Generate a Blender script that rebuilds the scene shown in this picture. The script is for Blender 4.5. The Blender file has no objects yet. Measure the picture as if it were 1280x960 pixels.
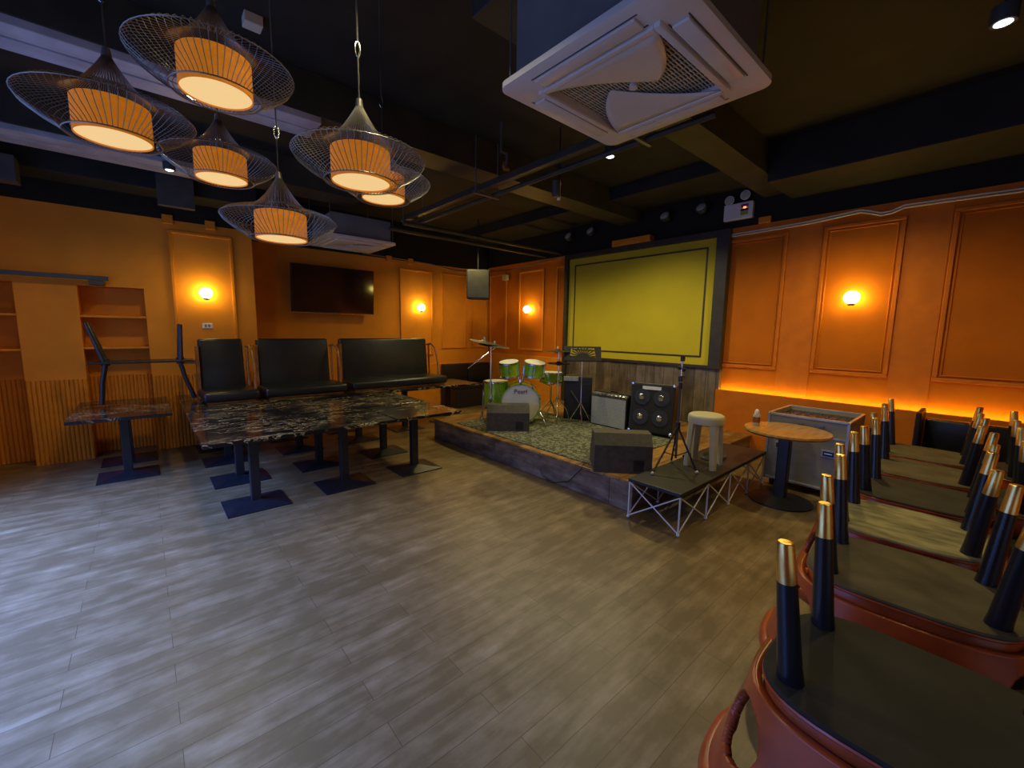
import bpy, bmesh, math, random
from mathutils import Vector, Matrix
S = bpy.context.scene
COL = S.collection
random.seed(7)
pi = math.pi

# ------------------------------------------------------------------ camera
cd = bpy.data.cameras.new('camera'); cam = bpy.data.objects.new('camera', cd); COL.objects.link(cam)
cd.sensor_width = 36.0; cd.lens = 522.8/1280*36.0; cd.clip_start = 0.05; cd.clip_end = 60
yaw, pitch, roll = math.radians(41.33), math.radians(7.3), math.radians(0.87)
F = Vector((math.sin(yaw)*math.cos(pitch), math.cos(yaw)*math.cos(pitch), -math.sin(pitch)))
R0 = Vector((math.cos(yaw), -math.sin(yaw), 0)); U0 = R0.cross(F)
R = math.cos(roll)*R0 + math.sin(roll)*U0; U = -math.sin(roll)*R0 + math.cos(roll)*U0
M = Matrix(((R.x, U.x, -F.x, 0), (R.y, U.y, -F.y, 0), (R.z, U.z, -F.z, 1.5), (0, 0, 0, 1)))
cam.matrix_world = M
S.camera = cam

# ------------------------------------------------------------------ light and exposure
S.view_settings.view_transform = 'Standard'; S.view_settings.look = 'None'
S.view_settings.exposure = -0.12; S.view_settings.gamma = 1.0; S.view_settings.use_curve_mapping = False
w = bpy.data.worlds.new('world'); S.world = w; w.use_nodes = True
w.node_tree.nodes['Background'].inputs[0].default_value = (0.75, 0.8, 1.0, 1)
w.node_tree.nodes['Background'].inputs[1].default_value = 0.08

def light(name, kind, loc, energy, color, rot=(0, 0, 0), **kw):
    l = bpy.data.lights.new(name, kind); l.energy = energy; l.color = color
    for k, v in kw.items(): setattr(l, k, v)
    o = bpy.data.objects.new(name, l); o.location = loc; o.rotation_euler = rot; COL.objects.link(o)
    return o
# daylight through the big window of the left wall (outside the opening) and the entrance behind the camera
light('window_daylight', 'AREA', (-1.95, 2.9, 1.45), 62, (0.18, 0.34, 1.0), (0, -pi/2, 0), shape='RECTANGLE', size=2.1, size_y=4.2)
light('window_skylight', 'AREA', (-1.98, 2.9, 1.75), 255, (0.14, 0.27, 1.0), (0, -math.radians(30), math.radians(0)), shape='RECTANGLE', size=1.5, size_y=4.2, spread=math.radians(84))
light('entrance_daylight', 'AREA', (0.4, -2.15, 1.5), 5, (0.9, 0.9, 1.0), (pi/2, 0, 0), shape='RECTANGLE', size=2.6, size_y=2.2)
# spots of the fitted ceiling downlights, then added spots that have no fixture
WARM = (1.0, 0.76, 0.28); CREAM = (1.0, .88, .50)
for (x, y, e, c) in [(3.04, 2.26, 26, CREAM), (3.11, 0.12, 40, WARM), (0.35, 3.59, 22, CREAM), (0.3, 5.0, 36, WARM),
                     (0.9, 1.75, 24, CREAM), (3.9, 4.25, 70, CREAM), (2.6, 5.9, 120, WARM), (4.3, 3.0, 85, CREAM), (4.4, 1.0, 75, WARM), (4.2, 5.9, 70, WARM), (-.6, 4.9, 12, CREAM)]:  # this row: added spots without fixtures, brightening floor, stage and walls
    light('downlight', 'SPOT', (x, y, 2.93), e, c, (0, 0, 0), spot_size=math.radians(155), spot_blend=0.8, shadow_soft_size=0.05)

# ------------------------------------------------------------------ materials
def mat(name, col, rough=0.5, metal=0.0, var=0.0, scale=8.0, bump=0.0, col2=None, stretch=None, emit=None, es=0.0, spec=None, coat=0):
    m = bpy.data.materials.new(name); m.use_nodes = True
    nt = m.node_tree; b = nt.nodes['Principled BSDF']
    b.inputs['Base Color'].default_value = (*col, 1); b.inputs['Roughness'].default_value = rough
    b.inputs['Metallic'].default_value = metal
    if spec is not None: b.inputs['Specular IOR Level'].default_value = spec
    if coat: b.inputs['Coat Weight'].default_value = coat; b.inputs['Coat Roughness'].default_value = .15
    if emit: b.inputs['Emission Color'].default_value = (*emit, 1); b.inputs['Emission Strength'].default_value = es
    if var or bump or col2:
        tc = nt.nodes.new('ShaderNodeTexCoord'); mp = nt.nodes.new('ShaderNodeMapping'); n = nt.nodes.new('ShaderNodeTexNoise')
        nt.links.new(tc.outputs['Object'], mp.inputs[0]); nt.links.new(mp.outputs[0], n.inputs[0])
        if stretch: mp.inputs['Scale'].default_value = stretch
        n.inputs['Scale'].default_value = scale; n.inputs['Detail'].default_value = 5
        if var or col2:
            r = nt.nodes.new('ShaderNodeValToRGB'); c2 = col2 or tuple(min(1, c*(1+var)) for c in col)
            c1 = col if col2 else tuple(c*(1-var) for c in col)
            r.color_ramp.elements[0].color = (*c1, 1); r.color_ramp.elements[1].color = (*c2, 1)
            r.color_ramp.elements[0].position = .35; r.color_ramp.elements[1].position = .65
            nt.links.new(n.outputs[0], r.inputs[0]); nt.links.new(r.outputs[0], b.inputs['Base Color'])
        if bump:
            bp = nt.nodes.new('ShaderNodeBump'); bp.inputs['Strength'].default_value = bump; bp.inputs['Distance'].default_value = .01
            nt.links.new(n.outputs[0], bp.inputs['Height']); nt.links.new(bp.outputs[0], b.inputs['Normal'])
    return m

def wall_mat(name, zline, paint, dark):
    """orange paint up to a height, black paint above it"""
    m = mat(name, paint, 0.7, var=.08, scale=2.5, bump=.05, spec=.18); nt = m.node_tree; b = nt.nodes['Principled BSDF']
    src = b.inputs['Base Color'].links[0].from_socket
    g = nt.nodes.new('ShaderNodeNewGeometry'); sp = nt.nodes.new('ShaderNodeSeparateXYZ'); ma = nt.nodes.new('ShaderNodeMath'); ma.operation = 'GREATER_THAN'
    ma.inputs[1].default_value = zline
    mx = nt.nodes.new('ShaderNodeMix'); mx.data_type = 'RGBA'
    nt.links.new(g.outputs['Position'], sp.inputs[0]); nt.links.new(sp.outputs[2], ma.inputs[0])
    nt.links.new(ma.outputs[0], mx.inputs['Factor']); nt.links.new(src, mx.inputs['A']); mx.inputs['B'].default_value = (*dark, 1)
    nt.links.new(mx.outputs['Result'], b.inputs['Base Color'])
    return m

def plank_mat(name, c1, c2, dark, plank=(1.2, .16), axis='XY', rough=.45, gap=.004, scale=1.0, mix=.30):
    m = bpy.data.materials.new(name); m.use_nodes = True; nt = m.node_tree; b = nt.nodes['Principled BSDF']; L = nt.links.new
    tc = nt.nodes.new('ShaderNodeTexCoord'); mp = nt.nodes.new('ShaderNodeMapping'); L(tc.outputs['Object'], mp.inputs[0])
    if axis != 'XY':
        sx = nt.nodes.new('ShaderNodeSeparateXYZ'); cx = nt.nodes.new('ShaderNodeCombineXYZ'); L(tc.outputs['Object'], sx.inputs[0])
        L(sx.outputs[axis[0]], cx.inputs[0]); L(sx.outputs[axis[1]], cx.inputs[1]); L(cx.outputs[0], mp.inputs[0])
    br = nt.nodes.new('ShaderNodeTexBrick'); br.inputs['Scale'].default_value = 1
    br.inputs['Brick Width'].default_value = plank[0]; br.inputs['Row Height'].default_value = plank[1]; br.inputs['Mortar Size'].default_value = gap
    br.inputs['Mortar Smooth'].default_value = .3; br.inputs['Bias'].default_value = 0; br.offset = .37
    br.inputs['Color1'].default_value = (0, 0, 0, 1); br.inputs['Color2'].default_value = (1, 1, 1, 1); br.inputs['Mortar'].default_value = (.5, .5, .5, 1)
    L(mp.outputs[0], br.inputs[0])
    mp2 = nt.nodes.new('ShaderNodeMapping'); mp2.inputs['Scale'].default_value = (1.6*scale, 9*scale, 1.6*scale); L(mp.outputs[0], mp2.inputs[0])
    n = nt.nodes.new('ShaderNodeTexNoise'); n.inputs['Scale'].default_value = 1.6; n.inputs['Detail'].default_value = 8; n.inputs['Roughness'].default_value = .62
    L(mp2.outputs[0], n.inputs[0])
    n2 = nt.nodes.new('ShaderNodeTexNoise'); n2.inputs['Scale'].default_value = 5.0*scale; n2.inputs['Detail'].default_value = 6; n2.inputs['Roughness'].default_value = .6; L(mp.outputs[0], n2.inputs[0])
    a1 = nt.nodes.new('ShaderNodeMath'); a1.operation = 'MULTIPLY_ADD'; a1.inputs[1].default_value = mix; L(br.outputs['Color'], a1.inputs[0]); 
    a0 = nt.nodes.new('ShaderNodeMath'); a0.operation = 'MULTIPLY_ADD'; a0.inputs[1].default_value = .8; L(n2.outputs[0], a0.inputs[0]); L(n.outputs[0], a0.inputs[2])
    L(a0.outputs[0], a1.inputs[2])
    r = nt.nodes.new('ShaderNodeValToRGB'); e = r.color_ramp.elements
    e[0].position = .68; e[0].color = (*dark, 1); e[1].position = 1.28/1.0 if False else 1.0; e[1].color = (*c2, 1)
    k = e.new(.86); k.color = (*c1, 1)
    sc = nt.nodes.new('ShaderNodeMath'); sc.operation = 'MULTIPLY'; sc.inputs[1].default_value = .80; L(a1.outputs[0], sc.inputs[0]); L(sc.outputs[0], r.inputs[0])
    mx = nt.nodes.new('ShaderNodeMix'); mx.data_type = 'RGBA'; L(br.outputs['Fac'], mx.inputs['Factor']); L(r.outputs[0], mx.inputs['A']); mx.inputs['B'].default_value = (*[d*.5 for d in dark], 1)
    L(mx.outputs['Result'], b.inputs['Base Color']); b.inputs['Roughness'].default_value = rough
    bp = nt.nodes.new('ShaderNodeBump'); bp.inputs['Strength'].default_value = .15; bp.inputs['Distance'].default_value = .01; L(n.outputs[0], bp.inputs['Height']); L(bp.outputs[0], b.inputs['Normal'])
    return m

def marble_mat(name):
    m = bpy.data.materials.new(name); m.use_nodes = True; nt = m.node_tree; b = nt.nodes['Principled BSDF']; L = nt.links.new
    g = nt.nodes.new('ShaderNodeNewGeometry'); mp = nt.nodes.new('ShaderNodeMapping'); mp.inputs['Scale'].default_value = (2.2, 6.5, 4); mp.inputs['Rotation'].default_value = (0, 0, .25)
    L(g.outputs['Position'], mp.inputs[0])
    n = nt.nodes.new('ShaderNodeTexNoise'); n.inputs['Scale'].default_value = 1.5; n.inputs['Detail'].default_value = 9; n.inputs['Roughness'].default_value = .62; n.inputs['Distortion'].default_value = 1.2; L(mp.outputs[0], n.inputs[0])
    r = nt.nodes.new('ShaderNodeValToRGB'); e = r.color_ramp.elements
    e[0].position = .44; e[0].color = (.006, .006, .007, 1); e[1].position = .58; e[1].color = (.008, .007, .006, 1)
    k = e.new(.510); k.color = (.55, .43, .20, 1); k = e.new(.482); k.color = (.02, .017, .012, 1); k = e.new(.530); k.color = (.03, .02, .012, 1)
    L(n.outputs[0], r.inputs[0])
    n3 = nt.nodes.new('ShaderNodeTexNoise'); n3.inputs['Scale'].default_value = 2.0; n3.inputs['Detail'].default_value = 2; L(g.outputs['Position'], n3.inputs[0])
    r3 = nt.nodes.new('ShaderNodeValToRGB'); r3.color_ramp.elements[0].position = .38; r3.color_ramp.elements[1].position = .52; L(n3.outputs[0], r3.inputs[0])
    mx = nt.nodes.new('ShaderNodeMix'); mx.data_type = 'RGBA'; L(r3.outputs[0], mx.inputs['Factor']); mx.inputs['A'].default_value = (.008, .008, .008, 1); L(r.outputs[0], mx.inputs['B'])
    L(mx.outputs['Result'], b.inputs['Base Color']); b.inputs['Roughness'].default_value = .14
    return m

def rug_mat():
    m = bpy.data.materials.new('rug_pattern'); m.use_nodes = True; nt = m.node_tree; b = nt.nodes['Principled BSDF']; L = nt.links.new
    tc = nt.nodes.new('ShaderNodeTexCoord')
    v = nt.nodes.new('ShaderNodeTexVoronoi'); v.inputs['Scale'].default_value = 24; L(tc.outputs['Object'], v.inputs[0])
    n = nt.nodes.new('ShaderNodeTexNoise'); n.inputs['Scale'].default_value = 11; n.inputs['Detail'].default_value = 6; L(tc.outputs['Object'], n.inputs[0])
    a = nt.nodes.new('ShaderNodeMath'); a.operation = 'ADD'; L(v.outputs[0], a.inputs[0]); L(n.outputs[0], a.inputs[1])
    r = nt.nodes.new('ShaderNodeValToRGB'); e = r.color_ramp.elements
    e[0].position = .55; e[0].color = (.025, .03, .02, 1); e[1].position = 1.0; e[1].color = (.07, .075, .045, 1)
    for p, c in [(.7, (.24, .25, .16)), (.78, (.07, .09, .055)), (.88, (.32, .32, .22))]:
        k = e.new(p); k.color = (*c, 1)
    L(a.outputs[0], r.inputs[0]); L(r.outputs[0], b.inputs['Base Color']); b.inputs['Roughness'].default_value = .95
    return m

ORANGE = (0.72, 0.26, 0.022); BLK = (.018, .016, .011)
m_wall = wall_mat('orange_wall_paint', 2.73, ORANGE, BLK)
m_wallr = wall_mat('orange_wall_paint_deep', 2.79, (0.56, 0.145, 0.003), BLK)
m_trim = mat('orange_moulding_paint', (0.68, 0.235, 0.012), .6, var=.06, spec=.25)
m_floor = plank_mat('vinyl_plank_floor', (.225, .158, .066), (.30, .222, .105), (.145, .098, .036), plank=(.95, .125), rough=.40, gap=.0015, mix=.10)
m_stage = plank_mat('stage_plank_top', (.30, .15, .035), (.42, .24, .07), (.14, .07, .02), axis='XY', rough=.4)
m_stagef = plank_mat('stage_plank_front', (.20, .15, .11), (.30, .24, .19), (.09, .06, .045), plank=(3.6, .3), axis='YZ', rough=.4)
m_planks = plank_mat('upright_plank_panel', (.13, .10, .07), (.19, .15, .11), (.07, .052, .036), plank=(4, .15), axis='ZY', rough=.5)
m_ceil = mat('black_ceiling_paint', (.016, .015, .010), .75, var=.3, scale=3)
m_beamlit = mat('pale_daylit_beam_paint', (.42, .42, .44), .45, var=.2, scale=5)  # lighter version of the beam colour, daylight from the left painted in
m_beam = mat('dark_beam_paint', (.040, .038, .026), .5, var=.25, scale=4)
m_black = mat('black_metal', (.014, .014, .016), .38, var=.2, scale=20)
m_cone = mat('dark_cone_paper', (.022, .021, .018), .6, var=.2)
m_felt = mat('matt_black_grille_cloth', (.016, .015, .014), .85, var=.2, scale=50)
m_blackm = mat('black_plastic', (.017, .016, .015), .5, var=.2, scale=30, bump=.05)
m_grey = mat('grey_metal', (.20, .21, .22), .35, .7, var=.1)
m_chrome = mat('chrome', (.78, .78, .76), .12, 1.0, var=.04)
m_brass = mat('brass_tip_metal', (.86, .62, .20), .28, 1.0, var=.08, scale=14)
m_white = mat('white_plastic', (.72, .70, .66), .4, var=.05, scale=3)
m_leatherb = mat('black_leather', (.012, .013, .015), .32, var=.2, scale=9, bump=.25)
m_leatherr = mat('red_brown_leather', (.38, .075, .02), .28, var=.30, scale=6, bump=.15)
m_marble = marble_mat('black_gold_marble')
m_gold = mat('yellow_board_canvas', (.54, .43, .010), .8, var=.04, scale=3)
m_brownf = mat('dark_brown_frame', (.035, .028, .016), .5, var=.2)
m_wire = mat('grey_wire', (.24, .225, .19), .4, .6, var=.2)
m_shade = mat('orange_shade_fabric', (.42, .13, .015), .8, var=.25, scale=30, emit=(1, .30, .008), es=.34)
m_dif = mat('cream_lamp_diffuser', (.2, .17, .12), .6, var=.03, emit=(1.0, .67, .27), es=.93)
m_globe = mat('lit_glass_globe', (1, .9, .7), .4, var=.02, emit=(1.0, .80, .18), es=38)
m_led = mat('lit_led_strip', (1, .8, .5), .4, var=.02, emit=(1.0, .88, .12), es=28)
m_spot = mat('lit_downlight_lens', (1, 1, 1), .4, var=.02, emit=(.85, .93, 1), es=7)
m_green = mat('lime_green_lacquer', (.30, .52, .012), .16, .25, var=.15, scale=10, coat=.6)
m_head = mat('white_drum_head', (.66, .66, .58), .45, var=.04)
m_cym = mat('bronze_cymbal', (.06, .058, .025), .45, .7, var=.3, scale=20)
m_rug = rug_mat()
m_cloth = mat('silver_grille_cloth', (.46, .46, .36), .6, .2, var=.12, scale=60)
m_dust = [mat('black_underside_fabric', (.020, .020, .017), .8, var=.3, scale=5, bump=.4),
          mat('dusty_brown_underside_fabric', (.085, .072, .042), .85, var=.35, scale=5, bump=.4),
          mat('dusty_beige_underside_fabric', (.24, .22, .13), .9, var=.4, scale=7, bump=.4, stretch=(3, 1, 1))]
m_beige = mat('beige_stool_plastic', (.50, .47, .29), .45, var=.06)
m_wood = mat('varnished_table_wood', (.40, .22, .06), .22, var=.15, scale=5, stretch=(1, 6, 1))
m_alu = mat('brushed_case_aluminium', (.42, .42, .38), .35, .5, var=.12, scale=12)
m_case = mat('case_laminate', (.30, .30, .26), .5, var=.15, scale=8)
m_screen = mat('tv_glass', (.006, .006, .007), .08, var=.1)
m_rattan = mat('bent_wood', (.30, .10, .015), .4, var=.3, scale=15)
m_ivory = mat('ivory_plastic', (.60, .55, .40), .5, var=.05)
m_dgrey = mat('dark_grey_housing', (.055, .055, .05), .5, var=.15)
m_monbody = mat('worn_grey_brown_box', (.055, .047, .034), .6, var=.2, scale=25)
m_ink = mat('dark_print', (.03, .03, .04), .6, var=.1)
m_red = mat('red_print', (.5, .03, .02), .5, var=.1)
m_yell = mat('yellow_green_print', (.4, .4, .02), .5, var=.1)
m_redled = mat('red_indicator_lamp', (1, .3, .2), .4, var=.02, emit=(1, .25, .12), es=2.5)
m_ac = mat('ac_body_metal', (.17, .17, .165), .45, .0, var=.12, scale=4)
m_filter = mat('brown_filter_mesh', (.05, .035, .022), .8, var=.1)
m_acw = mat('ac_fascia_plastic', (.70, .66, .60), .38, var=.05, scale=2.5)
m_lavender = mat('pale_switch_plate', (.7, .64, .6), .4, var=.04)
m_concrete = mat('dark_plinth_paint', (.02, .02, .02), .6, var=.2)
m_glass = mat('window_glass', (.9, .95, 1), .02, var=.01); m_glass.node_tree.nodes['Principled BSDF'].inputs['Transmission Weight'].default_value = 1

# ------------------------------------------------------------------ mesh helpers
class MB:
    def __init__(s): s.bm = bmesh.new()
    def _x(s, vs, M):
        if M is not None:
            for v in vs: v.co = M @ v.co
    def box(s, x0, x1, y0, y1, z0, z1, bev=0, M=None, seg=2):
        r = bmesh.ops.create_cube(s.bm, size=1)['verts']
        for v in r: v.co = Vector(((x0+x1)/2+v.co.x*(x1-x0), (y0+y1)/2+v.co.y*(y1-y0), (z0+z1)/2+v.co.z*(z1-z0)))
        if bev:
            es = list({e for v in r for e in v.link_edges})
            q = bmesh.ops.bevel(s.bm, geom=es, offset=bev, segments=seg, affect='EDGES', profile=.5)
            r = list({v for f in q['faces'] for v in f.verts} | {v for v in r if v.is_valid})
            # every vertex of this island
            seen = set(r); st = list(r)
            while st:
                v = st.pop()
                for e in v.link_edges:
                    o = e.other_vert(v)
                    if o not in seen: seen.add(o); st.append(o)
            r = list(seen)
        s._x(r, M); return s
    def rings(s, rings, cap=True, closed=False):
        vs = [[s.bm.verts.new(p) for p in rg] for rg in rings]; n = len(vs[0])
        for a, b in zip(vs, vs[1:]):
            for i in range(n):
                s.bm.faces.new((a[i], a[(i+1) % n], b[(i+1) % n], b[i]))
        if closed:
            a, b = vs[-1], vs[0]
            for i in range(n): s.bm.faces.new((a[i], a[(i+1) % n], b[(i+1) % n], b[i]))
        elif cap:
            s.bm.faces.new(list(reversed(vs[0]))); s.bm.faces.new(vs[-1])
        return s
    def tube(s, pts, r, n=8, closed=False, cap=True):
        pts = [Vector(p) for p in pts]; rr = r if isinstance(r, (list, tuple)) else [r]*len(pts); out = []
        up = None
        for i, p in enumerate(pts):
            if closed: d = pts[(i+1) % len(pts)]-pts[i-1]
            else: d = pts[min(i+1, len(pts)-1)]-pts[max(i-1, 0)]
            d.normalize()
            if up is None: up = Vector((0, 0, 1)) if abs(d.z) < .9 else Vector((1, 0, 0))
            a = d.cross(up)
            if a.length < 1e-4: a = d.cross(Vector((0, 1, 0)))
            a.normalize(); b = a.cross(d); up = b
            out.append([p+(a*math.cos(2*pi*k/n)+b*math.sin(2*pi*k/n))*rr[i] for k in range(n)])
        return s.rings(out, cap, closed)
    def cyl(s, p0, p1, r0, r1=None, n=20): return s.tube([p0, p1], [r0, r0 if r1 is None else r1], n)
    def lathe(s, prof, c=(0, 0, 0), n=32, M=None):
        c = Vector(c); rs = []
        for (r, z) in prof:
            q = [c+Vector((max(r, 1e-4)*math.cos(2*pi*k/n), max(r, 1e-4)*math.sin(2*pi*k/n), z)) for k in range(n)]
            if M is not None: q = [M @ v for v in q]
            rs.append(q)
        return s.rings(rs)
    def sphere(s, c, r, sc=(1, 1, 1)):
        q = bmesh.ops.create_uvsphere(s.bm, u_segments=24, v_segments=14, radius=r)['verts']
        for v in q: v.co = Vector((c[0]+v.co.x*sc[0], c[1]+v.co.y*sc[1], c[2]+v.co.z*sc[2]))
        return s
    def prism(s, poly, z0, z1, M=None):
        a = [Vector((x, y, z0)) for x, y in poly]; b = [Vector((x, y, z1)) for x, y in poly]
        if M is not None: a = [M @ v for v in a]; b = [M @ v for v in b]
        return s.rings([a, b])
    def build(s, name, m, parent=None, smooth=None, loc=None):
        bmesh.ops.recalc_face_normals(s.bm, faces=s.bm.faces)
        me = bpy.data.meshes.new(name); s.bm.to_mesh(me); s.bm.free(); me.materials.append(m)
        if smooth: 
            me.polygons.foreach_set('use_smooth', [True]*len(me.polygons))
            try: me.set_sharp_from_angle(angle=math.radians(smooth if smooth is not True else 40))
            except Exception: pass
        o = bpy.data.objects.new(name, me); COL.objects.link(o)
        if parent: o.parent = parent
        if loc: o.location = loc
        return o
def tag(o, label, cat, group=None, kind=None):
    o['label'] = label; o['category'] = cat
    if group: o['group'] = group
    if kind: o['kind'] = kind
    return o
def thing(name, label, cat, loc=(0, 0, 0), rot=(0, 0, 0), group=None):
    o = bpy.data.objects.new(name, None); COL.objects.link(o); o.empty_display_size = .1
    o.location = loc; o.rotation_euler = rot if isinstance(rot, tuple) else (0, 0, rot)
    return tag(o, label, cat, group)
def struct(name, mb, m, **k):
    o = mb.build(name, m, **k); o['kind'] = 'structure'; return o
def copy_tree(o, label=None, loc=None, rot=None, parent=None):
    c = o.copy(); COL.objects.link(c)
    if parent: c.parent = parent
    for ch in list(o.children): copy_tree(ch, parent=c)
    if label: c['label'] = label
    if loc: c.location = loc
    if rot is not None: c.rotation_euler = rot if isinstance(rot, tuple) else (0, 0, rot)
    return c
def text(name, body, size, m, M, parent, ext=.0015):
    cu = bpy.data.curves.new(name, 'FONT'); cu.body = body; cu.size = size; cu.extrude = ext; cu.align_x = 'CENTER'; cu.align_y = 'CENTER'
    t = bpy.data.objects.new(name, cu); COL.objects.link(t)
    dg = bpy.context.evaluated_depsgraph_get(); me = bpy.data.meshes.new_from_object(t.evaluated_get(dg))
    bpy.data.objects.remove(t); me.materials.clear(); me.materials.append(m)
    o = bpy.data.objects.new(name, me); COL.objects.link(o); o.parent = parent; o.matrix_local = M
    return o
def rrect(x0, x1, y0, y1, r, n=6):
    P = []
    for cx, cy, a in ((x1-r, y1-r, 0), (x0+r, y1-r, pi/2), (x0+r, y0+r, pi), (x1-r, y0+r, 3*pi/2)):
        for k in range(n+1):
            t = a+pi/2*k/n; P.append((cx+r*math.cos(t), cy+r*math.sin(t)))
    return P

# ------------------------------------------------------------------ room shell
XR, YT, YL = 5.64, 7.22, 6.53
ZC = 3.4
struct('floor', MB().box(-1.8, XR+.2, -2.0, YT+.2, -.1, 0), m_floor)
struct('ceiling', MB().box(-1.8, XR+.2, -2.0, YT+.2, ZC, ZC+.15), m_ceil)
struct('wall_back', MB().box(1.16, XR, YT, YT+.2, 0, ZC), m_wall)
# projecting part of the back wall with two shelf niches
wl = MB()
wl.box(-1.8, 1.16, YL, YT+.2, 1.915, ZC); wl.box(-.95, -.50, YL, YT+.2, 0, 1.915); wl.box(.045, 1.16, YL, YT+.2, 0, 1.915)
wl.box(-.50, .045, 6.82, YT+.2, 0, 1.915); wl.box(-1.6, -.95, 6.82, YT+.2, 0, 1.915); wl.box(-1.7, -1.45, YL, YT+.2, 0, 1.915)
struct('wall_back_projecting', wl, m_wall)
struct('wall_right', MB().box(XR, XR+.2, -2.0, YT+.2, 0, ZC), m_wallr)
wf = MB(); wf.box(-1.8, -.9, -2.0, -1.8, 0, ZC); wf.box(1.7, XR, -2.0, -1.8, 0, ZC); wf.box(-.9, 1.7, -2.0, -1.8, 2.4, ZC)
struct('wall_front', wf, m_wall)
w2 = MB(); w2.box(-1.8, -1.6, -1.8, .6, 0, ZC); w2.box(-1.8, -1.6, 5.2, YT+.2, 0, ZC); w2.box(-1.8, -1.6, .6, 5.2, 2.6, ZC); w2.box(-1.8, -1.6, .6, 5.2, 0, .30)
struct('wall_left', w2, m_wall)
wn = MB()
for y in (.6, 2.1, 3.6, 5.14): wn.box(-1.73, -1.67, y, y+.06, .30, 2.6)
wn.box(-1.73, -1.67, .6, 5.2, .30, .36); wn.box(-1.73, -1.67, .6, 5.2, 2.54, 2.6)
struct('window_1', wn, m_blackm)
# fluted cladding (ribs) low on the projecting wall
def flute(x0, x1, y, z0, z1):
    mb = MB(); n = int((x1-x0)/.034)
    for i in range(n):
        cx = x0+(i+.5)*(x1-x0)/n; r = (x1-x0)/n*.5
        pts = [(cx-r, y)]+[(cx-r*math.cos(pi*k/6), y-r*.9*math.sin(pi*k/6)) for k in range(1, 6)]+[(cx+r, y)]
        mb.prism([(a, b) for a, b in pts], z0, z1)
    return mb
struct('trim_1', flute(-.95, -.50, YL, 0, .90), m_trim)
struct('trim_2', flute(-.50, .045, 6.82, 0, .90), m_trim)
struct('trim_3', flute(.045, 1.16, YL, 0, .90), m_trim)
struct('trim_4', flute(-1.45, -.95, 6.82, 0, .90), m_trim)
# moulding frames on the panelled walls
tn = [5]
def frame_back(x0, x1, z0, z1, Y, w=.035, t=.022, m=m_trim):
    mb = MB()
    for a, b, c_, d in ((x0, x1, z0, z0+w), (x0, x1, z1-w, z1), (x0, x0+w, z0+w, z1-w), (x1-w, x1, z0+w, z1-w)): mb.box(a, b, Y-t, Y, c_, d, .006)
    struct('trim_%d' % tn[0], mb, m); tn[0] += 1
def frame_right(y0, y1, z0, z1, X=XR, w=.035, t=.022, m=m_trim):
    mb = MB()
    for a, b, c_, d in ((y0, y1, z0, z0+w), (y0, y1, z1-w, z1), (y0, y0+w, z0+w, z1-w), (y1-w, y1, z0+w, z1-w)): mb.box(X-t, X, a, b, c_, d, .006)
    struct('trim_%d' % tn[0], mb, m); tn[0] += 1
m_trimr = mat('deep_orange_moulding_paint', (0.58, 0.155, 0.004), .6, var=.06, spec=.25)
frame_back(.30, .94, 1.05, 2.62, YL); frame_back(3.58, 4.27, 1.0, 2.60, YT); frame_back(4.46, 5.08, 1.12, 2.60, YT); frame_back(5.2, 5.6, 1.12, 2.6, YT)
for y0, y1 in ((6.60, 7.15), (5.54, 6.23), (4.98, 5.24)): frame_right(y0, y1, 1.12, 2.64)
for y0, y1 in ((1.66, 2.38), (.66, 1.32), (-.85, .34)):
    frame_right(y0, y1, 1.08, 2.66, m=m_trimr); frame_right(y0+.05, y1-.05, 1.13, 2.61, w=.012, t=.012, m=m_trimr)
# raised stiles between the deep panels of the right wall
st = MB(); st.box(XR-.008, XR, 1.33, 1.65, .80, 2.72); st.box(XR-.008, XR, .35, .65, .80, 2.72)
struct('trim_%d' % tn[0], st, m_trimr); tn[0] += 1
# wainscot ledges
struct('trim_%d' % tn[0], MB().box(3.45, XR, YT-.03, YT, 0, .82, .004), m_trim); tn[0] += 1
lg = MB(); lg.box(XR-.09, XR, -1.8, 2.30, 0, .76); lg.box(XR-.09, XR-.078, -1.8, 2.30, .76, .785)
struct('trim_%d' % tn[0], lg, m_trimr); tn[0] += 1
struct('trim_%d' % tn[0], MB().box(XR-.05, XR, 4.98, YT-.03, 0, 1.02, .004), m_trim); tn[0] += 1
# cover strip over the right wall
struct('trim_%d' % tn[0], MB().box(XR-.02, XR, -1.8, 7.2, 2.74, 2.80), m_trimr); tn[0] += 1
tag(MB().box(XR-.060, XR-.045, -1.7, 2.28, .762, .772).build('led_strip', m_led), 'glowing warm yellow light strip along the ledge of the right wall', 'light strip')
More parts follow.
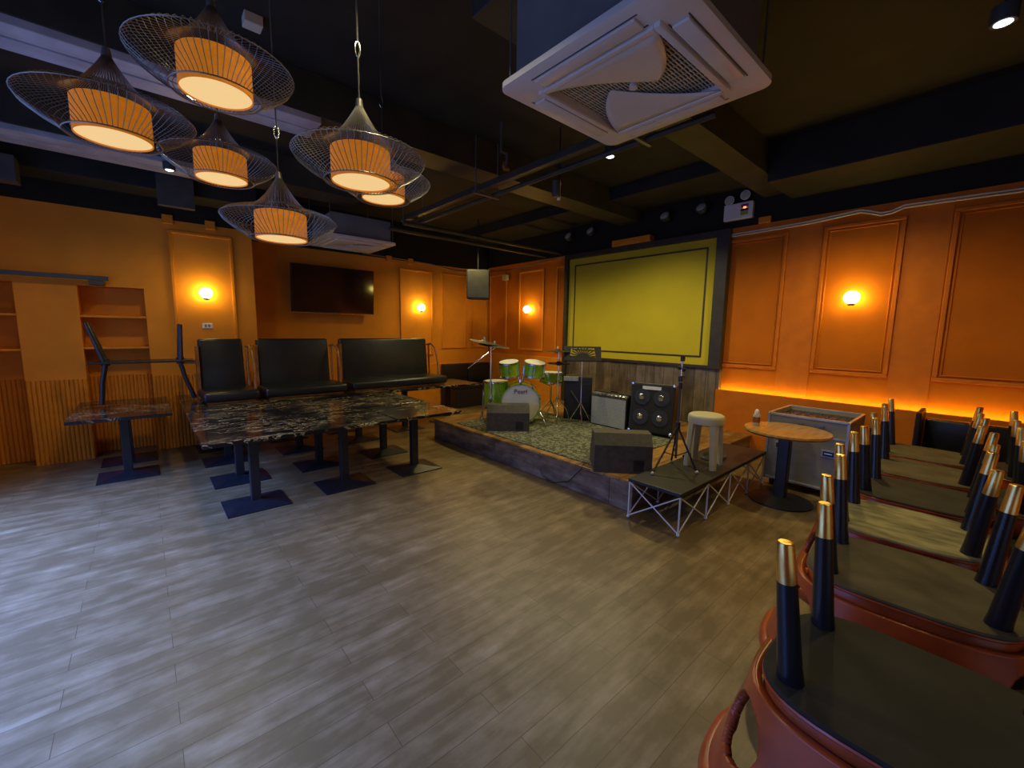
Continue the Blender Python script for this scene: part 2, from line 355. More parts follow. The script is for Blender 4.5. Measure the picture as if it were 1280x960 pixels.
# ceiling beams
bi = [0]
def beam(x0, x1, y0, y1, z0, z1, m=m_beam):
    o = struct('ceiling_beam', MB().box(x0, x1, y0, y1, z0, z1, .004), m); return o
beam(-1.6, XR, 3.57, 3.90, 3.10, ZC); beam(-1.6, 2.2, 5.42, 5.84, 3.10, ZC); beam(1.4, XR, 1.66, 1.95, 3.10, ZC)
beam(4.85, XR, -1.8, 1.66, 3.02, ZC, m_ceil); beam(4.85, XR, 1.95, YT, 3.25, ZC, m_ceil); beam(-1.6, 1.16, 6.1, YL, 2.95, ZC, m_ceil)
for (x0, x1, y0, y1, z, lab) in ((-1.6, 1.15, 3.57, 3.90, 3.10, 'pale strip under the left ceiling beam, coloured for daylight, nearer the camera, behind the highest lamp'), (-1.6, .75, 5.42, 5.80, 3.10, 'pale strip under the left ceiling beam, coloured for daylight, farther one, behind the leftmost lamp')):
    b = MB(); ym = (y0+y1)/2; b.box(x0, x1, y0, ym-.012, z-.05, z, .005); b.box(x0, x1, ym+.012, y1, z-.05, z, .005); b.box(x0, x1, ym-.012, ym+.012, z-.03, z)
    tag(b.build('daylit_beam_strip', m_beamlit), lab, 'duct')  # added strip under the beam, pale where daylight falls on its left part
beam(-1.6, XR, -.6, -.2, 3.12, ZC)

# ------------------------------------------------------------------ niche shelves
def shelf(x0, x1, z, label): tag(MB().box(x0, x1, 6.56, 6.82, z-.012, z+.012, .003).build('wall_shelf', m_wall), label, 'shelf', None)
shelf(-.50, .045, 1.585, 'upper orange shelf in the niche behind the upturned bench')
shelf(-.50, .045, 1.235, 'lower orange shelf in the niche behind the upturned bench')
shelf(-1.45, -.95, 1.585, 'upper orange shelf in the niche at the left edge of the photo')
shelf(-1.45, -.95, 1.225, 'lower orange shelf in the niche at the left edge of the photo')
rl = thing('metal_rail', 'dark metal rail fixed across the wall above the niches at left', 'rail', (-.9, 6.44, 1.97))
MB().box(-.75, .66, -.015, .015, 0, .045, .003).build('bar', m_dgrey, rl)
MB().box(.50, .62, -.02, .09, -.05, .0, .004).build('bracket', m_dgrey, rl); MB().box(-.60, -.52, -.02, .09, -.05, .0, .004).build('bracket', m_dgrey, rl)

# ------------------------------------------------------------------ stage
sg = thing('stage', 'low wooden stage with plank front carrying the drum kit', 'stage', (2.97, 3.4, 0))
MB().box(.0, 2.66, -1.56, 1.60, .0, .245).build('front_panel', m_stagef, sg)
MB().box(-.015, 2.66, -1.575, 1.615, .245, .27, .004).build('top', m_stage, sg)
rg = MB().box(3.04, 4.50, 2.25, 4.55, .271, .281, .003).build('rug', m_rug); tag(rg, 'mottled grey green patterned rug lying on the stage', 'rug')

# ------------------------------------------------------------------ yellow board on the right wall
bd = thing('wall_board', 'large yellow board in a dark brown frame above the stage', 'board', (XR, 3.66, 1.08))
b = MB(); b.box(-.05, 0, -1.24, 1.24, 0, 1.63); b.build('canvas', m_gold, bd)
b = MB(); b.box(-.11, 0, -1.39, -1.24, -.04, 1.71, .004); b.box(-.11, 0, 1.24, 1.31, -.8, 1.71, .004); b.box(-.11, 0, -1.24, 1.24, 1.63, 1.71, .004); b.box(-.07, 0, -1.24, 1.24, -.04, 0, .003)
b.build('frame', m_brownf, bd)
b = MB()
for a in ((-1.12, 1.12, .10, .122), (-1.12, 1.12, 1.508, 1.53), (-1.12, -1.098, .122, 1.508), (1.098, 1.12, .122, 1.508)): b.box(-.056, -.05, *a)
b.build('inset_line', m_brownf, bd)
pp = thing('plank_panel', 'grey brown upright plank cladding below the yellow board', 'wall panel', (XR, 3.66, .27))
MB().box(-.045, 0, -1.26, 1.24, 0, .77).build('boards', m_planks, pp)
MB().box(-.08, 0, -1.39, -1.26, 0, .77, .003).build('end_post', m_planks, pp)

# ------------------------------------------------------------------ sconces
def sconce(loc, face, label):
    t = thing('wall_sconce', label, 'wall lamp', loc, face, 'globe wall lamps')     # local -Y faces the room
    MB().lathe([(.0, 0), (.045, 0), (.045, .012), (.0, .012)], M=Matrix.Rotation(pi/2, 4, 'X')).build('wall_plate', m_brass, t, True)
    MB().tube([(0, -.01, 0), (0, -.05, -.03), (0, -.09, -.075), (0, -.10, -.085)], .008).build('arm', m_brass, t, True)
    MB().lathe([(.0, -.085), (.03, -.085), (.035, -.062), (.0, -.06)], (0, -.10, 0)).build('cup', m_brass, t, True)
    MB().sphere((0, -.10, 0), .068).build('glass_globe', m_globe, t, True)
    return t
sconce((.62, YL, 1.9), 0, 'glowing globe wall lamp above the small switch sign at left')
sconce((3.97, YT, 1.9), 0, 'glowing globe wall lamp between the television and the hung loudspeaker')
sconce((XR, 5.9, 1.9), -pi/2, 'glowing globe wall lamp left of the yellow board')
sconce((XR, 1.0, 1.89), -pi/2, 'largest glowing globe wall lamp on the panelled right wall')

# ------------------------------------------------------------------ pendant lamps
def pendant():
    t = thing('pendant_lamp', 'x', 'pendant lamp', (0, 0, 0), 0, 'wire hat pendant lamps')
    prof = [(.010, .335), (.022, .31), (.045, .27), (.075, .225), (.11, .185), (.155, .155), (.21, .14), (.262, .125), (.285, .105), (.27, .08), (.225, .045), (.175, .015), (.158, .0)]
    mb = MB(); n = 68
    for k in range(n):
        a = 2*pi*k/n
        mb.tube([(r*math.cos(a), r*math.sin(a), z) for r, z in prof], .0016, 3, cap=False)
    for r, z, q in ((.158, 0, .003), (.285, .105, .002), (.135, .168, .002)):
        mb.tube([(r*math.cos(2*pi*k/40), r*math.sin(2*pi*k/40), z) for k in range(40)], q, 5, closed=True)
    mb.build('wire_frame', m_wire, t)
    mb = MB(); N = 48
    o = [(.128, .0), (.128, .135), (.124, .135), (.124, .0)]
    mb.rings([[(r*math.cos(2*pi*k/N), r*math.sin(2*pi*k/N), z) for k in range(N)] for r, z in o], closed=True)
    mb.build('drum_shade', m_shade, t, True)
    MB().lathe([(.0, .006), (.1235, .006), (.1235, .010), (0, .010)], n=48).build('diffuser', m_dif, t, True)
    MB().lathe([(.0, .32), (.018, .32), (.013, .355), (.0, .36)], n=16).build('cap', m_wire, t, True)
    return t
pens = [((.30, 2.20, 2.44), 'pendant lamp with orange drum in a wire hat, highest and nearest the photo top'),
        ((-.03, 2.55, 2.28), 'pendant lamp with orange drum in a wire hat, leftmost of the cluster'),
        ((.41, 3.04, 2.34), 'small looking pendant lamp between the leftmost one and the lowest one'),
        ((.80, 1.97, 2.155), 'pendant lamp in front at right of the cluster, overlapping the one behind'),
        ((1.18, 2.57, 2.29), 'pendant lamp half hidden behind the rightmost front pendant lamp'),
        ((.62, 2.66, 1.98), 'lowest pendant lamp of the cluster, in front of the far air conditioner')]
p0 = pendant()
for i, (l, lab) in enumerate(pens):
    p = p0 if i == 0 else copy_tree(p0)
    p.location = l; p['label'] = lab
    L = ZC-l[2]
    if l[1] > 3.5: L = 3.1-l[2]
    MB().tube([(0, 0, .35), (0, 0, .52), (.01, 0, .56), (0, 0, .60), (0, 0, L)], .0035, 6).build('cord', m_wire, p)
    MB().tube([(.012*math.cos(a*pi/6), 0, .56+.03*math.sin(a*pi/6)) for a in range(12)], .003, 5, closed=True).build('hook', m_chrome, p)

# ------------------------------------------------------------------ ceiling air conditioners
def aircon(loc, label, rotz, top):
    t = thing('ceiling_air_conditioner', label, 'air conditioner', loc, rotz, 'cassette air conditioners')
    h = .475
    # outer fascia ring with rounded corners
    mb = MB(); out = rrect(-h, h, -h, h, .06, 8); mid = rrect(-.455, .455, -.455, .455, .045, 8); inn = rrect(-.30, .30, -.30, .30, .01, 8)
    mb.rings([[(x, y, .035) for x, y in out], [(x, y, .008) for x, y in out], [(x, y, 0) for x, y in mid], [(x, y, 0) for x, y in inn], [(x, y, .03) for x, y in inn]], cap=False)
    mb.build('fascia', m_acw, t, 30)
    for k in range(4):       # louvres beside each edge
        M = Matrix.Rotation(k*pi/2, 4, 'Z')
        b = MB(); b.box(-.27, .27, -.415, -.345, -.012, .0, .004, M=M); b.build('louvre', m_acw, t, 30)
        b = MB(); b.box(-.285, .285, -.343, -.337, -.002, .004, M=M); b.box(-.285, .285, -.423, -.418, -.002, .004, M=M); b.build('louvre_gap', m_dgrey, t)
    b = MB()
    for a in ((-.33, .33, -.33, -.30), (-.33, .33, .30, .33), (-.33, -.30, -.30, .30), (.30, .33, -.30, .30)): b.box(a[0], a[1], a[2], a[3], -.018, .006, .005)
    b.build('inner_frame', m_acw, t, 30)
    b = MB()
    for i in range(36):
        q = -.30+.6*(i+.5)/36; b.box(-.30, .30, q-.0032, q+.0032, .022, .026)
    for i in range(14):
        q = -.30+.6*(i+.5)/14; b.box(q-.003, q+.003, -.30, .30, .026, .030)
    b.build('grille', m_ivory, t)
    MB().box(-.30, .30, -.30, .30, .0335, .0355).build('filter', m_filter, t)
    for k in (1, 3):       # two curved vanes that swirl towards the middle
        M = Matrix.Rotation(k*pi/2, 4, 'Z'); b = MB(); N = 12; A = Vector((-.30, -.30, 0)); B = Vector((.30, -.30, 0)); C_ = Vector((.10, .05, 0))
        top_, bot = [], []
        def q2(P0, P1, P2, s): return P0*(1-s)**2+P1*2*s*(1-s)+P2*s*s
        rows = []
        for j in range(9):
            v = j/8; row = []
            l = q2(A, Vector((-.122, -.235, 0)), C_, v); r_ = q2(B, Vector((.238, -.035, 0)), C_, v)
            for i in range(N+1):
                p = l.lerp(r_, i/N); dz = -.012+.026*v**1.3
                row.append(M @ Vector((p.x, p.y, dz)))
            rows.append(row)
        vs = [[b.bm.verts.new(p) for p in row] for row in rows]
        for j in range(8):
            for i in range(N): b.bm.faces.new((vs[j][i], vs[j][i+1], vs[j+1][i+1], vs[j+1][i]))
        o = b.build('swirl_vane', m_acw, t, True); md = o.modifiers.new('s', 'SOLIDIFY'); md.thickness = .006; md.offset = 1
    MB().lathe([(0, .005), (.02, .005), (.02, .03), (0, .03)]).build('hub', m_acw, t, True)
    MB().box(-.41, .41, -.41, .41, .036, top, .004).build('body', m_ac, t)
    for sx in (-1, 1):
        for sy in (-1, 1): MB().cyl((sx*.43, sy*.43, .035), (sx*.43, sy*.43, ZC-loc[2]), .005, n=8).build('hanger_rod', m_grey, t)
    return t
aircon((1.428+.475, 1.768-.475, 2.685), 'large white ceiling air conditioner with swirl grille, nearest', 0, .42)
a2 = aircon((1.88+.475, 5.75+.475, 2.68), 'smaller looking ceiling air conditioner at the far end above the television', 0, .32)
text('lettering', 'VTi', .12, m_ink, Matrix.Translation((-.412, -.22, .15)) @ Matrix.Rotation(-pi/2, 4, 'Z') @ Matrix.Rotation(pi/2, 4, 'X'), a2)

# ------------------------------------------------------------------ television
tv = thing('television', 'black flat television hanging on the orange wall', 'television', (2.375, 7.06, 2.095), (math.radians(4), 0, 0))
MB().box(-.645, .645, -.02, .02, -.365, .365, .006).build('bezel', m_blackm, tv)
MB().box(-.632, .632, -.0225, -.0205, -.345, .352).build('screen', m_screen, tv)
MB().box(-.03, .03, -.024, -.018, -.372, -.355, .002).build('sensor', m_grey, tv)
MB().box(-.15, .15, .02, .13, -.12, .12, .004).build('wall_bracket', m_black, tv)
MB().box(-.645, .645, -.022, -.018, -.368, -.362).build('chrome_edge', m_chrome, tv)

# ------------------------------------------------------------------ marble tables
def table(w=.735, d=.75, h=.65):
    t = thing('marble_table', 'x', 'table', (0, 0, 0), 0, 'black marble pedestal tables')
    MB().box(-w/2, w/2, -d/2, d/2, h-.028, h, .005).build('tabletop', m_marble, t)
    MB().box(-.035, .035, -.035, .035, .03, h-.035, .004).build('column', m_black, t)
    b = MB(); b.box(-.23, .23, -.20, .20, 0, .012, .003)
    b.rings([[(-.22, -.19, .012), (.22, -.19, .012), (.22, .19, .012), (-.22, .19, .012)], [(-.04, -.04, .045), (.04, -.04, .045), (.04, .04, .045), (-.04, .04, .045)]])
    b.build('base', m_black, t)
    MB().box(-.16, .16, -.16, .16, h-.038, h-.029, .002).build('top_plate', m_black, t)
    return t
tb = table()
xs = [.625, 1.37, 2.115]; ys = [3.995, 4.77, 5.55]
nm = {0: 'front row', 1: 'second row', 2: 'third row'}; cn = ['left end', 'middle', 'right end']
first = True
for j, y in enumerate(ys):
    for i, x in enumerate(xs):
        t = tb if first else copy_tree(tb); first = False
        t.location = (x, y, 0); t['label'] = 'black gold-veined marble table, %s of the %s from the open floor' % (cn[i], nm[j])
tb2 = table(.735, .56)
for i, x in enumerate(xs):
    t = tb2 if i == 0 else copy_tree(tb2); t.location = (x, 6.22, 0); t['label'] = 'black marble table under the raised bench seats, %s of the back row' % cn[i]
for (x, y, lab) in [(-.205, 5.58, 'black marble table at far left carrying the upturned bench'), (2.90, 5.75, 'black marble table beyond the left end of the stage, nearer the grid of tables'), (3.66, 5.75, 'black marble table beyond the stage, next to the black corner seat')]:
    t = copy_tree(tb); t.location = (x, y, 0); t['label'] = lab
t = table(.735, .52); t.location = (-.205, 6.22, 0); t['label'] = 'black marble table at far left against the fluted wall niche'

# ------------------------------------------------------------------ sofas raised on the tables
def sofa(w, label, x, y, arm_r=True):
    t = thing('bench_sofa', label, 'sofa', (x, y, .652), 0, 'black bench sofas set on tables')
    MB().box(-w/2, w/2, -.30, .26, .02, .13, .035, seg=4).build('seat', m_leatherb, t, True)
    Mx = Matrix.Translation((0, .24, .06)) @ Matrix.Rotation(-.10, 4, 'X')
    MB().box(-w/2+.03, w/2-.06, -.05, .05, .02, .64, .03, M=Mx, seg=4).build('backrest', m_leatherb, t, True)
    b = MB(); b.box(-w/2+.04, w/2-.04, -.26, .24, 0, .02)
    b.box(-w/2+.0, -w/2+.028, .16, .30, .0, .62, .004); b.build('frame', m_rattan, t)
    for s in ((1,) if arm_r else ()):
        x_ = s*(w/2-.02)
        MB().tube([(x_, .30, .60), (x_+.02, .20, .615), (x_+.03, .10, .56), (x_+.03, .04, .42), (x_+.03, .0, .25), (x_+.02, -.03, .08), (x_, -.05, .03)], .016, 8).build('armrest', m_rattan, t, True)
        MB().tube([(x_, .25, .60), (x_, .24, .3), (x_, .22, .03)], .014, 8).build('armrest_post', m_rattan, t, True)
    return t
sofa(.53, 'narrow black leather bench seat, leftmost of the three raised on tables', .70, 5.77)
sofa(.95, 'medium black leather bench sofa, middle of the three raised on tables', 1.50, 5.80)
sofa(1.48, 'widest black leather bench sofa, rightmost of the three raised on tables', 2.80, 5.85)
# upturned bench on the left table
ub = thing('upturned_bench', 'dark metal bench standing upside down on the far left marble table', 'bench', (-.01, 5.90, .652))
MB().box(-.42, .42, -.16, .16, .455, .475, .004).build('seat', m_black, ub)
for sx in (-1, 1):
    for sy in (-1, 1):
        x0 = sx*.30; y0 = sy*.12
        MB().tube([(x0, y0, .475), (x0+(-.10 if sx < 0 else .02), y0*1.1, .86)], [.022, .016], 8).build('leg', m_black, ub, True)
    MB().tube([(sx*.30, .10, .455), (sx*.32+(-.02 if sx < 0 else .02), .10, .25), (sx*.33+(-.03 if sx < 0 else .08), .10, .022)], .022, 8).build('back_post', m_black, ub, True)
    MB().lathe([(0, -.035), (.035, -.035), (.035, .035), (0, .035)], (sx*.30, 0, .465)).build('joint', m_black, ub, True)
# corner banquette behind the drums
def banquette(name, label, loc, rot, w, hb, parts=2):
    t = thing(name, label, 'sofa', loc, rot)
    MB().box(-w/2, w/2, -.55, 0, 0, .36, .01).build('base', m_black, t)
    for k in range(parts):
        a = -w/2+w*k/parts; MB().box(a+.004, a+w/parts-.004, -.56, -.10, .36, .44, .02, seg=3).build('seat_cushion', m_leatherb, t, True)
        MB().box(a+.004, a+w/parts-.004, -.12, 0, .44, hb, .02, seg=3).build('back_cushion', m_leatherb, t, True)
    return t
banquette('corner_banquette', 'low black leather banquette against the back wall behind the drum kit', (4.98, 7.16, 0), 0, 1.15, .82)
bq = banquette('wall_banquette', 'low black leather banquette at the right wall behind the upturned chairs', (5.44, -.32, 0), -pi/2, 1.30, .76)
MB().box(-.69, -.652, -.40, .0, 0, .84, .01, M=Matrix.Rotation(0, 4, 'Z')).build('end_panel', m_black, bq)

# ------------------------------------------------------------------ loudspeaker hung in the corner
sp = thing('hung_loudspeaker', 'black loudspeaker hanging from the ceiling near the far corner', 'loudspeaker', (4.53, 6.10, 2.04), math.radians(-36))
MB().prism([(-.20, -.16), (.20, -.16), (.15, .17), (-.15, .17)], 0, .50).build('cabinet', m_blackm, sp)
MB().box(-.185, .185, -.172, -.161, .015, .485, .004).build('grille', m_dgrey, sp)
b = MB(); b.cyl((0, 0, .50), (0, 0, ZC-2.04), .012, n=8); b.box(-.08, .08, -.02, .02, .50, .52); b.build('hanger', m_black, sp)

# ------------------------------------------------------------------ drum kit
def rotm(rx, ry, rz, loc=(0, 0, 0)): return Matrix.Translation(loc) @ Matrix.Rotation(rz, 4, 'Z') @ Matrix.Rotation(ry, 4, 'Y') @ Matrix.Rotation(rx, 4, 'X')
def lugs(b, r, z0, z1, n=8, M=Matrix(), s=.008):
    for k in range(n):
        a = 2*pi*(k+.5)/n; c_, s_ = math.cos(a), math.sin(a)
        b.cyl(M @ Vector((r*c_, r*s_, z0)), M @ Vector((r*c_, r*s_, z1)), s*.5, n=6)
        m_ = (z0+z1)/2; b.cyl(M @ Vector((r*c_, r*s_, m_-.02)), M @ Vector((r*c_, r*s_, m_+.02)), s*1.3, n=8)
def hoop(b, r, z, t, M=Matrix(), n=40):
    o = [(r, z-t), (r+.012, z-t), (r+.012, z+t), (r, z+t)]
    b.rings([[M @ Vector((q*math.cos(2*pi*k/n), q*math.sin(2*pi*k/n), h)) for k in range(n)] for q, h in o], closed=True)
def drum(t, pre, r, h, M, headname='drum_head', par=None):
    sh = MB().lathe([(0, .005), (r, .005), (r, h-.005), (0, h-.005)], n=40, M=M).build(pre+'_shell' if pre else 'shell', m_green, par or t, 50)
    b = MB(); hoop(b, r, .008, .010, M); hoop(b, r, h-.008, .010, M); lugs(b, r+.008, .02, h-.02, 6, M); b.build(pre+'_hoops' if pre else 'hoops', m_chrome, sh, 50)
    MB().lathe([(0, h-.006), (r-.003, h-.006), (r-.003, h+.001), (0, h+.001)], n=40, M=M).build(pre+'_head' if pre else 'head', m_head, sh, 50)
    return sh
bd_ = thing('bass_drum', 'lime green bass drum with white head and two mounted toms', 'drum', (3.76, 4.10, .281), math.radians(-42))
R_ = .262; Mb = rotm(pi/2, 0, 0, (0, 0, R_+.012))     # drum axis along local Y, front head at -Y
MB().lathe([(0, -.19), (R_, -.19), (R_, .18), (0, .18)], n=56, M=Mb).build('shell', m_green, bd_, 50)
b = MB(); hoop(b, R_-.01, .185, .018, Mb, 56); hoop(b, R_-.01, -.185, .018, Mb, 56); b.build('hoops', m_green, bd_, 50)
b = MB(); lugs(b, R_+.01, -.16, .17, 10, Mb, .010)
for k in range(10):
    a = 2*pi*(k+.5)/10; b.box(-.012, .012, -.012, .012, -.02, .02, M=Mb @ Matrix.Translation((.262*math.cos(a), .262*math.sin(a), .20)))
b.build('lugs', m_chrome, bd_, 50)
MB().lathe([(0, .180), (R_-.012, .180), (R_-.012, .192), (0, .192)], n=56, M=Mb).build('front_head', m_head, bd_, 50)
text('lettering', 'Pearl', .085, m_ink, Matrix.Translation((0, -.196, .43)) @ Matrix.Rotation(pi/2, 4, 'X'), bd_)
for s in (-1, 1): MB().tube([(s*.24, -.10, .22), (s*.33, -.24, .0)], .009, 8).build('spur', m_chrome, bd_, True)
b = MB(); b.lathe([(0, .53), (.035, .53), (.03, .57), (0, .57)])
b.tube([(-.02, 0, .55), (-.03, 0, .76)], .010); b.tube([(.03, 0, .55), (.04, 0, .76)], .010); b.tube([(-.05, 0, .72), (-.12, 0, .72)], .010); b.tube([(.05, 0, .72), (.12, 0, .72)], .010)
b.sphere((-.035, 0, .75), .022); b.sphere((.045, 0, .75), .022); b.build('tom_mount', m_chrome, bd_, 50)
for s, r in ((-1, .130), (1, .140)): drum(bd_, 'rack_tom', r, .19, rotm(math.radians(10), math.radians(6*s), 0, (s*.155+.012, .03, .62)))
ft = thing('floor_tom', 'tall lime green floor tom standing left of the bass drum', 'drum', (3.60, 4.42, .281))
drum(ft, '', .165, .36, Matrix.Translation((0, 0, .17)))
for k in range(3):
    a = 2*pi*k/3+.5; MB().tube([(.185*math.cos(a), .185*math.sin(a), .40), (.185*math.cos(a), .185*math.sin(a), .05), (.20*math.cos(a), .20*math.sin(a), 0)], .007, 8).build('leg', m_chrome, ft, True)
sn = thing('snare_drum', 'green snare drum on a stand between the toms and the hi-hat', 'drum', (4.32, 4.07, .281))
drum(sn, '', .155, .14, Matrix.Translation((0, 0, .50)))
b = MB(); b.cyl((0, 0, .18), (0, 0, .50), .011)
for k in range(3):
    a = 2*pi*k/3+.2; b.tube([(0, 0, .24), (.19*math.cos(a), .19*math.sin(a), .008)], .007); b.tube([(0, 0, .44), (.16*math.cos(a), .16*math.sin(a), .50)], .007)
b.build('stand', m_chrome, sn, True)
def stand(name, label, loc, h, cyms, boom=None, rz=0):
    t = thing(name, label, 'cymbal stand', loc, rz)
    b = MB(); b.cyl((0, 0, .10), (0, 0, h), .010, .007, n=12); b.build('pole', m_chrome, t, True)
    for k in range(3):
        a = 2*pi*k/3+.4; c_, s_ = math.cos(a), math.sin(a)
        MB().tube([(.012*c_, .012*s_, .33), (.14*c_, .14*s_, .16), (.19*c_, .19*s_, .008)], .007, 8).build('leg', m_chrome, t, True)
    b = MB(); b.lathe([(0, h*.5), (.017, h*.5), (.017, h*.5+.05), (0, h*.5+.05)]); b.sphere((.03, 0, h*.5+.02), .014); b.lathe([(0, .31), (.02, .31), (.02, .35), (0, .35)]); b.build('clamp', m_chrome, t, True)
    if boom: MB().tube([(-.30, 0, h-.30), (0, 0, h-.06), (.08, 0, h)], .006, 8).build('boom_arm', m_chrome, t, True)
    for (z, r, tx, ty, ox) in cyms:
        MB().lathe([(0, .022), (.03, .018), (.045, .004), (r*.6, -.004), (r, -.012), (r, -.014), (r*.6, -.007), (.04, .0), (0, .01)], n=44, M=rotm(tx, ty, 0, (ox, 0, z))).build('cymbal', m_cym, t, True)
        MB().lathe([(0, 0), (.010, .0), (.010, .03), (0, .035)], M=rotm(tx, ty, 0, (ox, 0, z+.018)), n=12).build('wing_nut', m_head, t, True)
    return t
stand('cymbal_stand', 'chrome stand left of the drum kit with two overlapping dark cymbals', (3.36, 4.24, .281), 1.02, [(1.03, .20, .05, .14, .04), (1.075, .19, .05, .18, -.09)], True, rz=math.radians(-42))
stand('hi_hat_stand', 'chrome stand right of the drum kit with a flat cymbal and hi-hat', (4.14, 3.77, .281), .98, [(.965, .185, .0, .0, -.02), (.80, .15, 0, .0, 0), (.785, .15, pi, 0, 0)], None, rz=math.radians(-42))

# ------------------------------------------------------------------ floor monitors, amps, cabinet
def wedge(label, loc, rz, w, d, h):
    t = thing('stage_monitor', label, 'loudspeaker', loc, rz, 'wedge stage monitors')
    # local: -Y side faces the open floor
    poly = [(-d/2, 0), (d/2, 0), (d/2, h*.35), (d*.12, h), (-d*.30, h), (-d/2, h*.72)]
    b = MB(); b.rings([[(sx, y, z) for y, z in poly] for sx in (-w/2, w/2)]); b.build('cabinet', m_monbody, t)
    b = MB(); b.rings([[(sx, y, z) for y, z in [(d*.14, h+.001), (d/2+.003, h*.36), (d/2-.004, h*.35), (d*.14, h-.008)]] for sx in (-w/2+.02, w/2-.02)]); b.build('grille', m_dgrey, t)
    MB().box(w*.18, w*.36, -d/2-.003, -d/2+.002, .02, .12, .001).build('socket_plate', m_black, t)
    return t
wedge('grey brown wedge stage monitor in front of the bass drum', (3.37, 3.90, .281), math.radians(-40), .52, .34, .31)
wedge('darker wedge stage monitor at the front stage edge near the black riser', (3.21, 2.14, .271), math.radians(-46), .50, .36, .34)
ga = thing('guitar_amplifier', 'guitar amplifier with silver grille cloth on the stage', 'amplifier', (4.56, 3.16, .281), math.radians(-90))
b = MB(); b.rings([[(sx, y, z) for y, z in [(-.13, 0), (.13, 0), (.13, .44), (-.07, .44), (-.07, .425), (-.13, .40)]] for sx in (-.275, .275)]); b.build('cabinet', m_blackm, ga)
b = MB(); b.rings([[(sx, y, z) for y, z in [(-.136, .015), (-.131, .015), (-.131, .375), (-.136, .375)]] for sx in (-.26, .26)]); b.build('grille_cloth', m_cloth, ga)
b = MB(); b.rings([[(sx, y, z) for y, z in [(-.133, .385), (-.09, .432), (-.07, .43), (-.12, .378)]] for sx in (-.26, .26)]); b.build('control_panel', m_dgrey, ga)
b = MB()
for k in range(9): b.lathe([(0, 0), (.011, 0), (.009, .014), (0, .014)], M=rotm(math.radians(45), 0, 0, (-.22+.055*k, -.115, .408)), n=12)
b.build('knobs', m_chrome, ga, 50)
MB().box(-.05, .05, -.02, .01, .44, .455, .004).build('handle', m_black, ga)
sc_ = thing('speaker_cabinet', 'black four cone speaker cabinet with white label, leaning back', 'loudspeaker', (4.60, 2.62, .285), (math.radians(-8), 0, math.radians(-76)))
MB().box(-.26, .26, -.15, .15, 0, .60, .02, seg=3).build('cabinet', m_blackm, sc_)
MB().box(-.235, .235, -.156, -.149, .025, .575, .003).build('grille', m_felt, sc_)
for sx in (-1, 1):
    for z in (.19, .43):
        c_ = MB(); c_.lathe([(.085, -.002), (.095, .0), (.095, .006), (.082, .006)], M=rotm(pi/2, 0, 0, (sx*.115, -.156, z))); o = c_.build('cone_rim', m_cone, sc_, 50)
        c_ = MB(); c_.lathe([(0, .022), (.018, .018), (.032, .008), (.034, .006), (0, .0)], M=rotm(pi/2, 0, 0, (sx*.115-.01, -.156, z))); c_.build('cone_cap', m_chrome, sc_, 50)
MB().box(-.12, .10, -.160, -.156, .52, .56, .001).build('label_plate', m_white, sc_)
b = MB()
for sx in (-.245, .245):
    for z in (.015, .585): b.box(sx-.018, sx+.018, -.156, -.12, z-.018, z+.018, .006)
b.build('corner_guards', m_chrome, sc_, 50)
pk = thing('tall_speaker', 'tall black loudspeaker cabinet with pale strip behind the music stand', 'loudspeaker', (4.60, 3.80, .281), math.radians(-52))
MB().box(-.19, .19, -.16, .16, 0, .60, .015).build('cabinet', m_blackm, pk)
MB().box(-.17, .17, -.166, -.16, .03, .50, .003).build('grille', m_black, pk)
MB().box(-.20, .0, -.175, -.16, .54, .60, .002).build('pale_strip', m_cloth, pk)
MB().tube([(-.1, -.17, .40), (.05, -.20, .2), (.2, -.2, .02)], .012, 8).build('strap', m_dgrey, pk, True)

# ------------------------------------------------------------------ music stand
ms = thing('music_stand', 'black music stand with a fan of slots before the plank panel', 'music stand', (4.30, 3.50, .281), math.radians(-42))
N = 60
b = MB(); Mt = rotm(math.radians(72), 0, 0, (0, 0, .93)); Wd, Hd = .24, .20
# desk plate with a fan of slots: built from bars between slots
polys = []
def bar(p, q, t=.004): 
    d = Vector((q[0]-p[0], q[1]-p[1])); n = Vector((-d.y, d.x)).normalized()*t
    return [(p[0]+n.x, p[1]+n.y), (q[0]+n.x, q[1]+n.y), (q[0]-n.x, q[1]-n.y), (p[0]-n.x, p[1]-n.y)]
b.prism([(-Wd, -Hd/2), (Wd, -Hd/2), (Wd, -Hd/2+.05), (-Wd, -Hd/2+.05)], -.002, .002, Mt)
b.prism([(-Wd, Hd/2-.025), (Wd, Hd/2-.025), (Wd, Hd/2), (-Wd, Hd/2)], -.002, .002, Mt)
b.prism([(-Wd, -Hd/2+.05), (-.17, -Hd/2+.05), (-.15, Hd/2-.025), (-Wd, Hd/2-.025)], -.002, .002, Mt)
b.prism([(.17, -Hd/2+.05), (Wd, -Hd/2+.05), (Wd, Hd/2-.025), (.15, Hd/2-.025)], -.002, .002, Mt)
for k in range(12):
    a = pi*(k+.5)/12; b.prism(bar((.035*math.cos(a), -.05+.035*math.sin(a)), (.17*math.cos(a), min(.08, -.05+.14*math.sin(a))), .0085), -.002, .002, Mt)
b.prism([(.04*math.cos(pi*k/8), -.05+.035*math.sin(pi*k/8)) for k in range(9)], -.002, .002, Mt)
b.box(-Wd, Wd, -.045, -.03, -.11, -.095, M=Matrix.Translation((0, 0, .94)))
b.build('desk', m_black, ms)
MB().cyl((0, 0.01, .12), (0, .01, .93), .008, .007, n=12).build('pole', m_chrome, ms, True)
for k in range(3):
    a = 2*pi*k/3+.5; MB().tube([(0, .01, .28), (.17*math.cos(a), .17*math.sin(a), .006)], .007, 8).build('leg', m_chrome, ms, True)

